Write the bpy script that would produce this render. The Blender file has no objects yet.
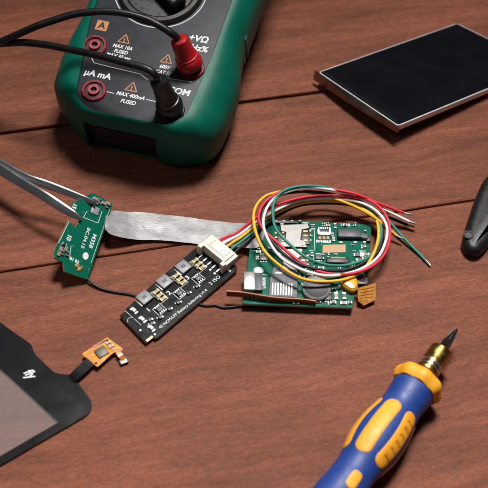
import bpy, bmesh, math, random
from mathutils import Vector, Matrix, Euler, noise

random.seed(7)
sc = bpy.context.scene
sc.unit_settings.system = 'METRIC'
sc.unit_settings.scale_length = 0.01          # one unit is one centimetre
COL = sc.collection

# ------------------------------------------------------------------ camera
EL, ROLL, DIST, FOV = math.radians(53), math.radians(4.4), 44.0, math.radians(26)
FWD = Vector((0, math.cos(EL), -math.sin(EL)))
UP0 = Vector((0, math.sin(EL), math.cos(EL)))
RT0 = Vector((1, 0, 0))
CX = math.cos(ROLL) * RT0 + math.sin(ROLL) * UP0
CY = -math.sin(ROLL) * RT0 + math.cos(ROLL) * UP0
EYE = -FWD * DIST
FPX = 244 / math.tan(FOV / 2)
cd = bpy.data.cameras.new('camera'); cam = bpy.data.objects.new('camera', cd); COL.objects.link(cam)
R = Matrix((CX, CY, -FWD)).transposed()
cam.matrix_world = Matrix.Translation(EYE) @ R.to_4x4()
cd.sensor_width = 36; cd.angle = FOV; cd.clip_start = 1; cd.clip_end = 1000
cd.dof.use_dof = True; cd.dof.focus_distance = 44.2; cd.dof.aperture_fstop = 0.15
sc.camera = cam

# ------------------------------------------------------------------ light
w = bpy.data.worlds.new('World'); sc.world = w; w.use_nodes = True
w.node_tree.nodes['Background'].inputs[0].default_value = (0.75, 0.85, 1.0, 1)
w.node_tree.nodes['Background'].inputs[1].default_value = 0.04


def area(name, loc, target, size, power, color=(1, 1, 1), spread=180):
    l = bpy.data.lights.new(name, 'AREA'); l.shape = 'RECTANGLE'; l.size, l.size_y = size
    l.energy = power; l.color = color; l.spread = math.radians(spread)
    o = bpy.data.objects.new(name, l); COL.objects.link(o); o.location = loc
    o.rotation_euler = (Vector(target) - Vector(loc)).to_track_quat('-Z', 'Y').to_euler()


area('softbox_key', (8, 33, 98), (3, -14, 0), (28, 20), 22000, (1, 0.97, 0.94), 58)
area('softbox_fill', (-34, -26, 60), (4, -8, 0), (40, 30), 800, (1, 0.98, 0.96), 70)
sc.view_settings.view_transform = 'Standard'; sc.view_settings.look = 'None'
sc.view_settings.exposure = 0.0; sc.view_settings.gamma = 1.0


# ------------------------------------------------------------------ measuring helpers
def ray(x, y):
    return FWD * FPX + CX * (x - 244) - CY * (y - 244)


def P(x, y, z=0.0):                       # where a sight line meets the level z (cm above the table)
    d = ray(x, y); return EYE + d * ((z - EYE.z) / d.z)


def PP(x, y, org, n, off=0.0):            # ... or meets a tilted plane
    d = ray(x, y); return EYE + d * (((org - EYE).dot(n) + off) / d.dot(n))


def frame(o, xd, n):
    z = n.normalized(); x = (xd - z * xd.dot(z)).normalized(); y = z.cross(x)
    m = Matrix((x, y, z)).transposed().to_4x4(); m.translation = o
    return m


# ------------------------------------------------------------------ materials
def srgb(h):
    c = [int(h[i:i + 2], 16) / 255 for i in (0, 2, 4)]
    return tuple(v / 12.92 if v < .04045 else ((v + .055) / 1.055) ** 2.4 for v in c)


MATS = {}


def mat(name, col, rough=.5, metal=0., var=.12, vscale=6., bump=0., bscale=60., coat=0., spec=.5, stretch=(1, 1, 1), rvar=.08):
    m = bpy.data.materials.new(name); m.use_nodes = True; MATS[name] = m
    nt = m.node_tree; N = nt.nodes; L = nt.links; b = N['Principled BSDF']
    if isinstance(col, str): col = srgb(col)
    tc = N.new('ShaderNodeTexCoord'); mp = N.new('ShaderNodeMapping'); mp.inputs['Scale'].default_value = stretch
    L.new(tc.outputs['Object'], mp.inputs[0])
    n = N.new('ShaderNodeTexNoise'); n.inputs['Scale'].default_value = vscale; n.inputs['Detail'].default_value = 5
    L.new(mp.outputs[0], n.inputs['Vector'])
    mr = N.new('ShaderNodeMapRange'); mr.inputs[1].default_value = .3; mr.inputs[2].default_value = .7
    mr.inputs[3].default_value = 1 - var; mr.inputs[4].default_value = 1 + var
    L.new(n.outputs[0], mr.inputs[0])
    mx = N.new('ShaderNodeMix'); mx.data_type = 'RGBA'; mx.blend_type = 'MULTIPLY'; mx.inputs[0].default_value = 1
    mx.inputs[6].default_value = (*col, 1); L.new(mr.outputs[0], mx.inputs[7]); L.new(mx.outputs[2], b.inputs['Base Color'])
    rr = N.new('ShaderNodeMapRange'); rr.inputs[1].default_value = .3; rr.inputs[2].default_value = .7
    rr.inputs[3].default_value = max(rough - rvar, 0.02); rr.inputs[4].default_value = min(rough + rvar, 1)
    L.new(n.outputs[0], rr.inputs[0]); L.new(rr.outputs[0], b.inputs['Roughness'])
    b.inputs['Metallic'].default_value = metal; b.inputs['Coat Weight'].default_value = coat
    b.inputs['Coat Roughness'].default_value = .15; b.inputs['Specular IOR Level'].default_value = spec
    if bump:
        n2 = N.new('ShaderNodeTexNoise'); n2.inputs['Scale'].default_value = bscale; n2.inputs['Detail'].default_value = 3
        L.new(mp.outputs[0], n2.inputs['Vector'])
        bp = N.new('ShaderNodeBump'); bp.inputs['Strength'].default_value = bump; bp.inputs['Distance'].default_value = .02
        L.new(n2.outputs[0], bp.inputs['Height']); L.new(bp.outputs[0], b.inputs['Normal'])
    return m


mat('green_rubber', (.0, .092, .06), .46, var=.1, vscale=1.5, bump=.14, bscale=45, spec=.22, rvar=.04)
mat('dark_end', (.012, .018, .017), .6, bump=.1)
mat('panel_grey', (.022, .0235, .029), .26, var=.05, vscale=2, spec=.22, rvar=.02)
mat('black_plastic', (.008, .008, .009), .33, spec=.4, bump=.08, bscale=50)
mat('black_rubber', (.007, .007, .008), .4, spec=.35, bump=.08, bscale=50)
mat('red_plastic', (.36, .008, .012), .36, var=.1, bump=.06, bscale=30)
mat('red_socket', (.15, .005, .010), .35, spec=.3)
mat('white_ink', (.64, .65, .66), .6, var=.05)
mat('grey_ink', (.42, .45, .46), .6, var=.2, vscale=30)
mat('orange_ink', (.42, .16, .05), .6, var=.05)
mat('lcd_window', (.09, .11, .095), .15)
mat('black_glass', (.004, .004, .0055), .1, var=.3, vscale=.7, stretch=(1, 2.2, 1), rvar=.05)  # streaky smudges in the colour stand in for a soft reflection
mat('chrome_frame', (.74, .75, .76), .42, .55, var=.05, rvar=.03)
mat('chrome_ring', (.78, .79, .8), .25, 1, var=.05, rvar=.03)
mat('lip_metal', (.24, .17, .135), .27, .85, var=.3, vscale=1.2, bump=.1, bscale=6)  # brown puts the mirrored table wood into the metal's own colour
mat('steel', (.44, .44, .45), .27, .92, var=.04, vscale=3, rvar=.02)
mat('copper', (.45, .18, .09), .35, 1)
mat('nickel', (.4, .39, .375), .36, .75, var=.06, vscale=8, rvar=.03)
mat('sim_metal', (.22, .21, .20), .36, .5, var=.07, vscale=5, bump=.03, bscale=14, rvar=.03)
mat('solder', (.5, .5, .51), .35, .6, var=.1, vscale=20)
mat('gold', (.55, .36, .14), .4, .7, var=.12)
mat('gold_pad', (.40, .21, .085), .5, .0, var=.12, vscale=4)
mat('kapton', (.62, .235, .012), .2, 0, var=.3, vscale=5, spec=.35)
mat('kapton_dull', (.36, .15, .02), .3, 0, var=.25, vscale=4, coat=.3)
mat('kapton_trace', (.36, .12, .008), .3, 0, var=.2, vscale=9)
mat('amber_blob', (.72, .33, .012), .22, 0, var=.3, vscale=6, coat=.6)
mat('copper_strip', (.2, .062, .025), .42, .25, var=.3, vscale=3, bump=.1, bscale=20)
mat('chip_black', (.016, .017, .02), .45, var=.2, vscale=15)
mat('chip_slate', (.045, .052, .066), .5, var=.15, vscale=6, bump=.05)
mat('chip_tan', (.30, .20, .11), .5, var=.15)
mat('ferrite', (.2, .2, .205), .5, .15, var=.15, vscale=9, bump=.12, bscale=60)
mat('olive_chip', (.085, .08, .05), .45, var=.1)
mat('nylon', (.72, .645, .52), .45, var=.05, vscale=4, bump=.04, bscale=60)
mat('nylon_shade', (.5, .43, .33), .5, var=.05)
mat('white_part', (.8, .8, .79), .4, var=.04)
mat('wire_red', (.62, .022, .045), .5, spec=.35, var=.06, vscale=8)
mat('wire_white', (.78, .72, .74), .5, spec=.35, var=.05, vscale=8)
mat('wire_yellow', (.85, .41, .02), .5, spec=.35, var=.06, vscale=8)
mat('wire_green', (.022, .2, .145), .5, spec=.35, var=.06, vscale=8)
mat('wire_black', (.014, .014, .016), .5, spec=.35, var=.06, vscale=8)
mat('driver_blue', (.009, .040, .205), .52, var=.08, vscale=3, bump=.08, bscale=30)
mat('driver_yellow', (.76, .33, .016), .52, var=.06, vscale=3, bump=.06, bscale=30)
mat('ochre', (.50, .19, .012), .5)
mat('brass', (.42, .25, .07), .28, 1, var=.14, vscale=4, rvar=.1)
mat('bit_steel', (.035, .026, .022), .32, .7, var=.2, vscale=6)
mat('touch_black', (.009, .0092, .0102), .14, var=.06, vscale=1.5, rvar=.02)
mat('board_edge', (.33, .24, .11), .6, var=.1)
mat('lens_purple', (.03, .006, .02), .1, coat=.8)


def board_mat(name, base, trace, amount, via=.7):
    m = mat(name, base, .17, var=.1, vscale=3, spec=.28, rvar=.03)
    nt = m.node_tree; N = nt.nodes; L = nt.links; b = N['Principled BSDF']
    src = b.inputs['Base Color'].links[0].from_socket
    tc = N.new('ShaderNodeTexCoord'); mp = N.new('ShaderNodeMapping'); mp.inputs['Rotation'].default_value = (0, 0, .06)
    L.new(tc.outputs['Object'], mp.inputs[0])
    v = N.new('ShaderNodeTexVoronoi'); v.distance = 'MANHATTAN'; v.feature = 'F1'; v.inputs['Scale'].default_value = 3.2
    L.new(mp.outputs[0], v.inputs['Vector'])
    mt = N.new('ShaderNodeMath'); mt.operation = 'PINGPONG'; mt.inputs[1].default_value = .09
    L.new(v.outputs['Distance'], mt.inputs[0])
    r = N.new('ShaderNodeMapRange'); r.inputs[1].default_value = .045; r.inputs[2].default_value = .06
    r.inputs[3].default_value = 0; r.inputs[4].default_value = amount
    L.new(mt.outputs[0], r.inputs[0])
    mx = N.new('ShaderNodeMix'); mx.data_type = 'RGBA'; L.new(r.outputs[0], mx.inputs[0]); L.new(src, mx.inputs[6])
    mx.inputs[7].default_value = (*trace, 1)
    # plated holes
    v2 = N.new('ShaderNodeTexVoronoi'); v2.inputs['Scale'].default_value = 4.2; v2.inputs['Randomness'].default_value = .9
    L.new(mp.outputs[0], v2.inputs['Vector'])
    r2 = N.new('ShaderNodeMapRange'); r2.inputs[1].default_value = .10; r2.inputs[2].default_value = .13; r2.inputs[3].default_value = via; r2.inputs[4].default_value = 0
    L.new(v2.outputs['Distance'], r2.inputs[0])
    m2 = N.new('ShaderNodeMix'); m2.data_type = 'RGBA'; L.new(r2.outputs[0], m2.inputs[0]); L.new(mx.outputs[2], m2.inputs[6]); m2.inputs[7].default_value = (.2, .26, .2, 1)
    L.new(m2.outputs[2], b.inputs['Base Color'])
    return m


board_mat('pcb_green', (.002, .078, .046), (.008, .15, .092), .75)
board_mat('pcb_black', (.0065, .0068, .0078), (.013, .0135, .0155), .6, .2)


def ribbon_mat():
    m = mat('ribbon_silver', (.27, .27, .272), .48, .15, var=.1, vscale=2.2, stretch=(1, 2.2, 1), bump=.55, bscale=6, rvar=.08)
    nt = m.node_tree; N = nt.nodes; L = nt.links; b = N['Principled BSDF']
    src = b.inputs['Base Color'].links[0].from_socket
    tc = N.new('ShaderNodeTexCoord'); mp = N.new('ShaderNodeMapping'); mp.inputs['Scale'].default_value = (2.2, 11, 4)
    mp.inputs['Rotation'].default_value = (0, 0, .04)
    L.new(tc.outputs['Object'], mp.inputs[0])
    n = N.new('ShaderNodeTexNoise'); n.inputs['Scale'].default_value = 1.4; n.inputs['Detail'].default_value = 8
    L.new(mp.outputs[0], n.inputs['Vector'])
    r = N.new('ShaderNodeMapRange'); r.inputs[1].default_value = .54; r.inputs[2].default_value = .68
    r.inputs[3].default_value = 0; r.inputs[4].default_value = .75
    L.new(n.outputs[0], r.inputs[0])
    mx = N.new('ShaderNodeMix'); mx.data_type = 'RGBA'; L.new(r.outputs[0], mx.inputs[0]); L.new(src, mx.inputs[6])
    mx.inputs[7].default_value = (.16, .155, .15, 1); L.new(mx.outputs[2], b.inputs['Base Color'])


ribbon_mat()


def glass_mat():
    m = bpy.data.materials.new('window_glass'); m.use_nodes = True; MATS['window_glass'] = m
    nt = m.node_tree; N = nt.nodes; L = nt.links; N.remove(N['Principled BSDF'])
    out = N['Material Output']
    t = N.new('ShaderNodeBsdfTransparent'); t.inputs[0].default_value = (.9, .92, .93, 1)
    d = N.new('ShaderNodeBsdfDiffuse'); d.inputs[0].default_value = (.62, .56, .56, 1)
    n = N.new('ShaderNodeTexNoise'); n.inputs['Scale'].default_value = 1.3
    r = N.new('ShaderNodeMapRange'); r.inputs[3].default_value = .07; r.inputs[4].default_value = .14
    L.new(n.outputs[0], r.inputs[0])
    m1 = N.new('ShaderNodeMixShader'); L.new(r.outputs[0], m1.inputs[0]); L.new(t.outputs[0], m1.inputs[1]); L.new(d.outputs[0], m1.inputs[2])
    g = N.new('ShaderNodeBsdfGlossy'); g.inputs['Roughness'].default_value = .08
    f = N.new('ShaderNodeFresnel'); f.inputs[0].default_value = 1.45
    m2 = N.new('ShaderNodeMixShader'); L.new(f.outputs[0], m2.inputs[0]); L.new(m1.outputs[0], m2.inputs[1]); L.new(g.outputs[0], m2.inputs[2])
    L.new(m2.outputs[0], out.inputs[0])


glass_mat()
PLANK_ANGLE = math.radians(16.25)


def wood_mat():
    m = bpy.data.materials.new('stained_wood'); m.use_nodes = True; MATS['stained_wood'] = m
    nt = m.node_tree; N = nt.nodes; L = nt.links; b = N['Principled BSDF']
    tc = N.new('ShaderNodeTexCoord'); at = N.new('ShaderNodeAttribute'); at.attribute_name = 'plank'
    rot = N.new('ShaderNodeMapping'); rot.inputs['Rotation'].default_value = (0, 0, -PLANK_ANGLE)
    L.new(tc.outputs['Object'], rot.inputs[0])
    sh = N.new('ShaderNodeVectorMath'); sh.operation = 'MULTIPLY_ADD'; sh.inputs[1].default_value = (37, 11, 5)
    L.new(at.outputs['Color'], sh.inputs[0]); L.new(rot.outputs[0], sh.inputs[2])
    # slow wander so that the fibres are not ruler-straight
    wn = N.new('ShaderNodeTexNoise'); wn.inputs['Scale'].default_value = .22; wn.inputs['Detail'].default_value = 3
    L.new(sh.outputs[0], wn.inputs['Vector'])
    wv = N.new('ShaderNodeVectorMath'); wv.operation = 'MULTIPLY_ADD'; wv.inputs[1].default_value = (0, 1.1, 0)
    L.new(wn.outputs['Color'], wv.inputs[0]); L.new(sh.outputs[0], wv.inputs[2])

    def nz(scale, detail, sx, sy, rough=.55):
        mp = N.new('ShaderNodeMapping'); mp.inputs['Scale'].default_value = (sx, sy, sy); L.new(wv.outputs[0], mp.inputs[0])
        n = N.new('ShaderNodeTexNoise'); n.inputs['Scale'].default_value = scale; n.inputs['Detail'].default_value = detail
        n.inputs['Roughness'].default_value = rough
        L.new(mp.outputs[0], n.inputs['Vector']); return n.outputs[0]

    def rng(s, a, bb, c, d):
        r = N.new('ShaderNodeMapRange'); L.new(s, r.inputs[0])
        for i, v in enumerate((a, bb, c, d)): r.inputs[i + 1].default_value = v
        return r.outputs[0]

    def mul(a, bb):
        q = N.new('ShaderNodeMath'); q.operation = 'MULTIPLY'; L.new(a, q.inputs[0]); L.new(bb, q.inputs[1]); return q.outputs[0]
    broad = nz(1, 4, .10, .55)
    streak = nz(1, 5, .35, 3.2)
    fibre = nz(1, 6, 3.2, 24, .7)
    pore = nz(1, 3, 6.5, 32)
    fleck = nz(1, 5, 8, 17, .65)
    k = mul(mul(rng(broad, .3, .7, .8, 1.22), rng(streak, .3, .7, .82, 1.18)), mul(rng(fibre, .3, .7, .72, 1.28), rng(pore, .36, .47, .74, 1.0)))
    k = mul(k, rng(fleck, .3, .7, .85, 1.15))
    worn = nz(1, 2, .5, 26)
    k = mul(k, rng(worn, .66, .72, 1.0, 1.25))
    mix = N.new('ShaderNodeMix'); mix.data_type = 'RGBA'
    L.new(rng(k, .4, 1.5, 0, 1), mix.inputs[0])
    mix.inputs[6].default_value = (.036, .0105, .0058, 1); mix.inputs[7].default_value = (.272, .089, .0475, 1)
    dv = N.new('ShaderNodeTexVoronoi'); dv.inputs['Scale'].default_value = 1.6; L.new(rot.outputs[0], dv.inputs['Vector'])
    dust = N.new('ShaderNodeMix'); dust.data_type = 'RGBA'; L.new(rng(dv.outputs['Distance'], .022, .034, .5, 0), dust.inputs[0])
    L.new(mix.outputs[2], dust.inputs[6]); dust.inputs[7].default_value = (.42, .36, .32, 1)
    L.new(dust.outputs[2], b.inputs['Base Color'])
    L.new(rng(fibre, .3, .7, .5, .68), b.inputs['Roughness'])
    b.inputs['Specular IOR Level'].default_value = .16
    bp = N.new('ShaderNodeBump'); bp.inputs['Strength'].default_value = .35; bp.inputs['Distance'].default_value = .03
    L.new(k, bp.inputs['Height']); L.new(bp.outputs[0], b.inputs['Normal'])


wood_mat()


# ------------------------------------------------------------------ mesh helpers
def catmull(pts, n=8):
    pts = [Vector(p) for p in pts]
    if len(pts) < 3: return pts
    q = [2 * pts[0] - pts[1]] + pts + [2 * pts[-1] - pts[-2]]; out = []
    for i in range(1, len(q) - 2):
        a, b, c, d = q[i - 1], q[i], q[i + 1], q[i + 2]
        for k in range(n):
            t = k / n
            out.append(.5 * ((2 * b) + (c - a) * t + (2 * a - 5 * b + 4 * c - d) * t * t + (3 * b - a - 3 * c + d) * t ** 3))
    out.append(pts[-1]); return out


def inset(poly, d):
    n = len(poly); out = []
    for i in range(n):
        p, a, b = Vector(poly[i]), Vector(poly[i - 1]), Vector(poly[(i + 1) % n])
        e1, e2 = (p - a).normalized(), (b - p).normalized()
        n1, n2 = Vector((-e1.y, e1.x)), Vector((-e2.y, e2.x))
        bis = n1 + n2; L = bis.length
        bis = n1 if L < 1e-6 else bis / L
        out.append(p + bis * min(d / max(bis.dot(n1), .35), abs(d) * 2.2) if d >= 0 else p + bis * max(d / max(bis.dot(n1), .35), -abs(d) * 2.2))
    return out


def ccw(poly):
    a = sum(poly[i - 1][0] * poly[i][1] - poly[i][0] * poly[i - 1][1] for i in range(len(poly)))
    return list(poly) if a > 0 else list(poly)[::-1]


def rounded(poly, r, k=5):
    """rounds the corners of a polygon; r one radius or one per corner"""
    n = len(poly); out = []
    rs = r if isinstance(r, (list, tuple)) else [r] * n
    for i in range(n):
        p, a, b = Vector(poly[i][:2]), Vector(poly[i - 1][:2]), Vector(poly[(i + 1) % n][:2])
        u, v = a - p, b - p; d = min(rs[i], u.length * .48, v.length * .48)
        if d < 1e-4: out.append(p); continue
        s, e = p + u.normalized() * d, p + v.normalized() * d
        for j in range(k + 1):
            t = j / k; out.append((1 - t) ** 2 * s + 2 * t * (1 - t) * p + t * t * e)
    return out


class MB:
    def __init__(s, M=None):
        s.v, s.f, s.m, s.M, s.g = [], [], [], M or Matrix(), []

    def add(s, verts, faces, mi=0, M=None):
        T = s.M @ M if M is not None else s.M
        o = len(s.v); s.v += [T @ Vector(p) for p in verts]
        s.f += [tuple(i + o for i in f) for f in faces]; s.m += [mi] * len(faces); return s

    def addbm(s, bm, mi=0, M=None):
        bm.verts.index_update()
        s.add([v.co.copy() for v in bm.verts], [[v.index for v in f.verts] for f in bm.faces], mi, M); bm.free(); return s

    def box(s, size, M=None, bev=0.0, mi=0, seg=2):
        bm = bmesh.new(); bmesh.ops.create_cube(bm, size=1)
        bmesh.ops.scale(bm, vec=size, verts=bm.verts)
        if bev: bmesh.ops.bevel(bm, geom=bm.edges[:], offset=bev, segments=seg, profile=.5, affect='EDGES')
        return s.addbm(bm, mi, M)

    def loft(s, poly, layers, M=None, mi=0, caps=(True, True)):
        poly = ccw(poly); n = len(poly); V, F = [], []
        for z, d in layers:
            V += [(p.x, p.y, z) for p in (inset(poly, d) if d else [Vector(q[:2]) for q in poly])]
        for k in range(len(layers) - 1):
            for i in range(n):
                j = (i + 1) % n; F.append((k * n + i, k * n + j, (k + 1) * n + j, (k + 1) * n + i))
        if caps[0]: F.append(tuple(range(n))[::-1])
        if caps[1]: F.append(tuple(range((len(layers) - 1) * n, len(layers) * n)))
        return s.add(V, F, mi, M)

    def slab(s, poly, z0, z1, bev=.01, M=None, mi=0):
        return s.loft(poly, [(z0, 0), (z1 - bev, 0), (z1, bev)], M, mi)

    def lathe(s, prof, org, axis, seg=32, mi=0, closed=True, shape=None):
        axis = Vector(axis).normalized(); x = axis.orthogonal().normalized(); y = axis.cross(x); V, F = [], []
        for t, r in prof:
            for i in range(seg):
                a = 2 * math.pi * i / seg; rr = r * (shape(a) if shape else 1)
                V.append(Vector(org) + axis * t + (x * math.cos(a) + y * math.sin(a)) * rr)
        for k in range(len(prof) - 1):
            for i in range(seg):
                j = (i + 1) % seg; F.append((k * seg + i, k * seg + j, (k + 1) * seg + j, (k + 1) * seg + i))
        if closed: F += [tuple(range(seg))[::-1], tuple(range((len(prof) - 1) * seg, len(prof) * seg))]
        return s.add(V, F, mi)

    def tube(s, pts, r, seg=10, mi=0, n=8, smooth=True):
        pts = catmull(pts, n) if smooth else [Vector(p) for p in pts]
        rs = r if isinstance(r, (list, tuple)) else [r] * len(pts)
        if len(rs) != len(pts): rs = [rs[min(int(i / (len(pts) - 1) * (len(rs) - 1) + .5), len(rs) - 1)] for i in range(len(pts))]
        t = (pts[1] - pts[0]).normalized(); x = t.orthogonal().normalized(); V, F = [], []
        for i, p in enumerate(pts):
            t = (pts[min(i + 1, len(pts) - 1)] - pts[max(i - 1, 0)]).normalized()
            x = (x - t * x.dot(t)).normalized(); y = t.cross(x)
            V += [p + (x * math.cos(2 * math.pi * k / seg) + y * math.sin(2 * math.pi * k / seg)) * rs[i] for k in range(seg)]
        for i in range(len(pts) - 1):
            for k in range(seg):
                j = (k + 1) % seg; F.append((i * seg + k, i * seg + j, (i + 1) * seg + j, (i + 1) * seg + k))
        F += [tuple(range(seg))[::-1], tuple(range((len(pts) - 1) * seg, len(pts) * seg))]
        return s.add(V, F, mi)

    def line(s, pts, wd, M=None, mi=0, h=.006):        # a printed line
        s.g.append((len(s.v), len(s.f)))
        pts = [Vector(p) for p in pts]
        for a, b in zip(pts, pts[1:]):
            d = b - a; L = d.length; c = (a + b) / 2
            s.box((L + wd * .8, wd, h), (M or Matrix()) @ Matrix.Translation((c.x, c.y, h / 2)) @ Matrix.Rotation(math.atan2(d.y, d.x), 4, 'Z'), 0, mi)
        return s

    def ring(s, r0, r1, h, M=None, mi=0, seg=32):
        V, F = [], []
        for r, z in ((r0, 0), (r0, h), (r1, h), (r1, 0)):
            V += [(r * math.cos(2 * math.pi * i / seg), r * math.sin(2 * math.pi * i / seg), z) for i in range(seg)]
        for k in range(4):
            for i in range(seg):
                j = (i + 1) % seg; q = (k + 1) % 4; F.append((k * seg + i, k * seg + j, q * seg + j, q * seg + i))
        return s.add(V, F, mi, M)

    def text(s, body, size, M, mi=0, bold=0.0, shear=0.0, align='CENTER', sx=1.0, h=.003):
        s.g.append((len(s.v), len(s.f)))
        c = bpy.data.curves.new('lettering', 'FONT'); c.body = body; c.size = size; c.offset = bold; c.shear = shear
        c.align_x = align; c.align_y = 'CENTER'; c.resolution_u = 3; c.extrude = h / 2
        o = bpy.data.objects.new('lettering', c); COL.objects.link(o)
        dg = bpy.context.evaluated_depsgraph_get(); dg.update()
        me = bpy.data.meshes.new_from_object(o.evaluated_get(dg))
        s.add([(v.co.x * sx, v.co.y, v.co.z + h / 2) for v in me.vertices], [tuple(p.vertices) for p in me.polygons], mi, M)
        bpy.data.objects.remove(o); bpy.data.curves.remove(c); bpy.data.meshes.remove(me); return s

    def build_each(s, names, mats, parent):           # every printed word or line an object of its own
        g = s.g + [(len(s.v), len(s.f))]
        if g[0][0] > 0: g = [(0, 0)] + g
        for (v0, f0), (v1, f1) in zip(g, g[1:]):
            if v1 == v0: continue
            b = MB(); b.v = s.v[v0:v1]; b.f = [tuple(i - v0 for i in f) for f in s.f[f0:f1]]; b.m = s.m[f0:f1]
            b.build(names, mats, parent, 0)

    def build(s, name, mats, parent=None, smooth=35, label=None):
        if isinstance(mats, str): mats = [mats]
        inv = parent['_inv'] if parent is not None and parent.name not in ROOT else None
        inv = ROOT[parent.name].inverted() if parent is not None else Matrix()
        me = bpy.data.meshes.new(name); me.from_pydata([inv @ v for v in s.v], [], s.f)
        for m in mats: me.materials.append(MATS[m])
        me.polygons.foreach_set('material_index', s.m)
        bm = bmesh.new(); bm.from_mesh(me); bmesh.ops.recalc_face_normals(bm, faces=bm.faces); bm.to_mesh(me); bm.free()
        if smooth:
            me.shade_smooth(); me.set_sharp_from_angle(angle=math.radians(smooth))
        o = bpy.data.objects.new(name, me); COL.objects.link(o)
        if parent is not None: o.parent = parent; ROOT[o.name] = ROOT[parent.name]
        else: ROOT[o.name] = Matrix()
        if label: o['label'] = label
        return o


ROOT = {}


def thing(name, label, cat, M, group=None):
    o = bpy.data.objects.new(name, None); COL.objects.link(o)
    if not isinstance(M, Matrix): M = Matrix.Translation(Vector(M))
    o.matrix_world = M; ROOT[o.name] = M.copy(); o.empty_display_size = .5
    o['label'] = label; o['category'] = cat
    if group: o['group'] = group
    return o


def T(p): return Matrix.Translation(Vector(p))
def RZ(a): return Matrix.Rotation(a, 4, 'Z')


# ================================================================== the table top
def make_table():
    ca, sa = math.cos(PLANK_ANGLE), math.sin(PLANK_ANGLE)

    def across(p): return -p.x * sa + p.y * ca
    g1, g2 = across(P(180, 109.5)), across(P(240, 235.2))
    cuts = [g2 - 26.5, g2 - 14, g2, g1, g1 + 9.2, g1 + 19, g1 + 29]
    wid = [.08, .07, .07, .18, .07, .08, .08]
    V, F, A = [], [], []
    r = random.Random(3)
    for k in range(len(cuts) - 1):
        y0, y1 = cuts[k] + wid[k] / 2, cuts[k + 1] - wid[k + 1] / 2
        xs = [-60 + i * .8 for i in range(151)]
        prof = [(y0, -1.6), (y0, -.09), (y0 + .025, -.03), (y0 + .11, 0), (y1 - .11, 0), (y1 - .025, -.03), (y1, -.09), (y1, -1.6)]
        o = len(V)
        for x in xs:
            j0 = .022 * noise.noise((x * .35, k * 7.1, 0)) + .012 * noise.noise((x * 1.3, k * 3.3, 4))
            j1 = .022 * noise.noise((x * .35, k * 7.1 + 3, 2)) + .012 * noise.noise((x * 1.3, k * 3.3, 9))
            for i, (y, z) in enumerate(prof):
                yy = y + (j0 if i < 4 else j1)
                V.append((x * ca - yy * sa, x * sa + yy * ca, z))
        n = len(prof)
        for a in range(len(xs) - 1):
            for i in range(n - 1):
                F.append((o + a * n + i, o + (a + 1) * n + i, o + (a + 1) * n + i + 1, o + a * n + i + 1)); A.append(k)
    # the boards are carried by a dark batten sheet below the gaps
    o = len(V)
    for x, y in ((-60, cuts[0]), (60, cuts[0]), (60, cuts[-1]), (-60, cuts[-1])):
        V.append((x * ca - y * sa, x * sa + y * ca, -1.62))
    F.append((o, o + 1, o + 2, o + 3)); A.append(9)
    me = bpy.data.meshes.new('tabletop'); me.from_pydata(V, [], F)
    at = me.attributes.new('plank', 'FLOAT', 'FACE')
    at.data.foreach_set('value', [float(a) * .37 for a in A])
    me.materials.append(MATS['stained_wood'])
    ob = bpy.data.objects.new('tabletop', me); COL.objects.link(ob); ob['kind'] = 'structure'


make_table()

# ================================================================== the multimeter
MO = P(130, 158)
MM = T(MO) @ RZ(math.radians(-10)) @ Matrix.Rotation(math.radians(12), 4, 'X')
MI = MM.inverted()


def face(x, y, z=3.0):                                   # a sight line meets the meter's face
    n = (MM.to_3x3() @ Vector((0, 0, 1))); return MI @ PP(x, y, MM @ Vector((0, 0, z)), n)


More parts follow.
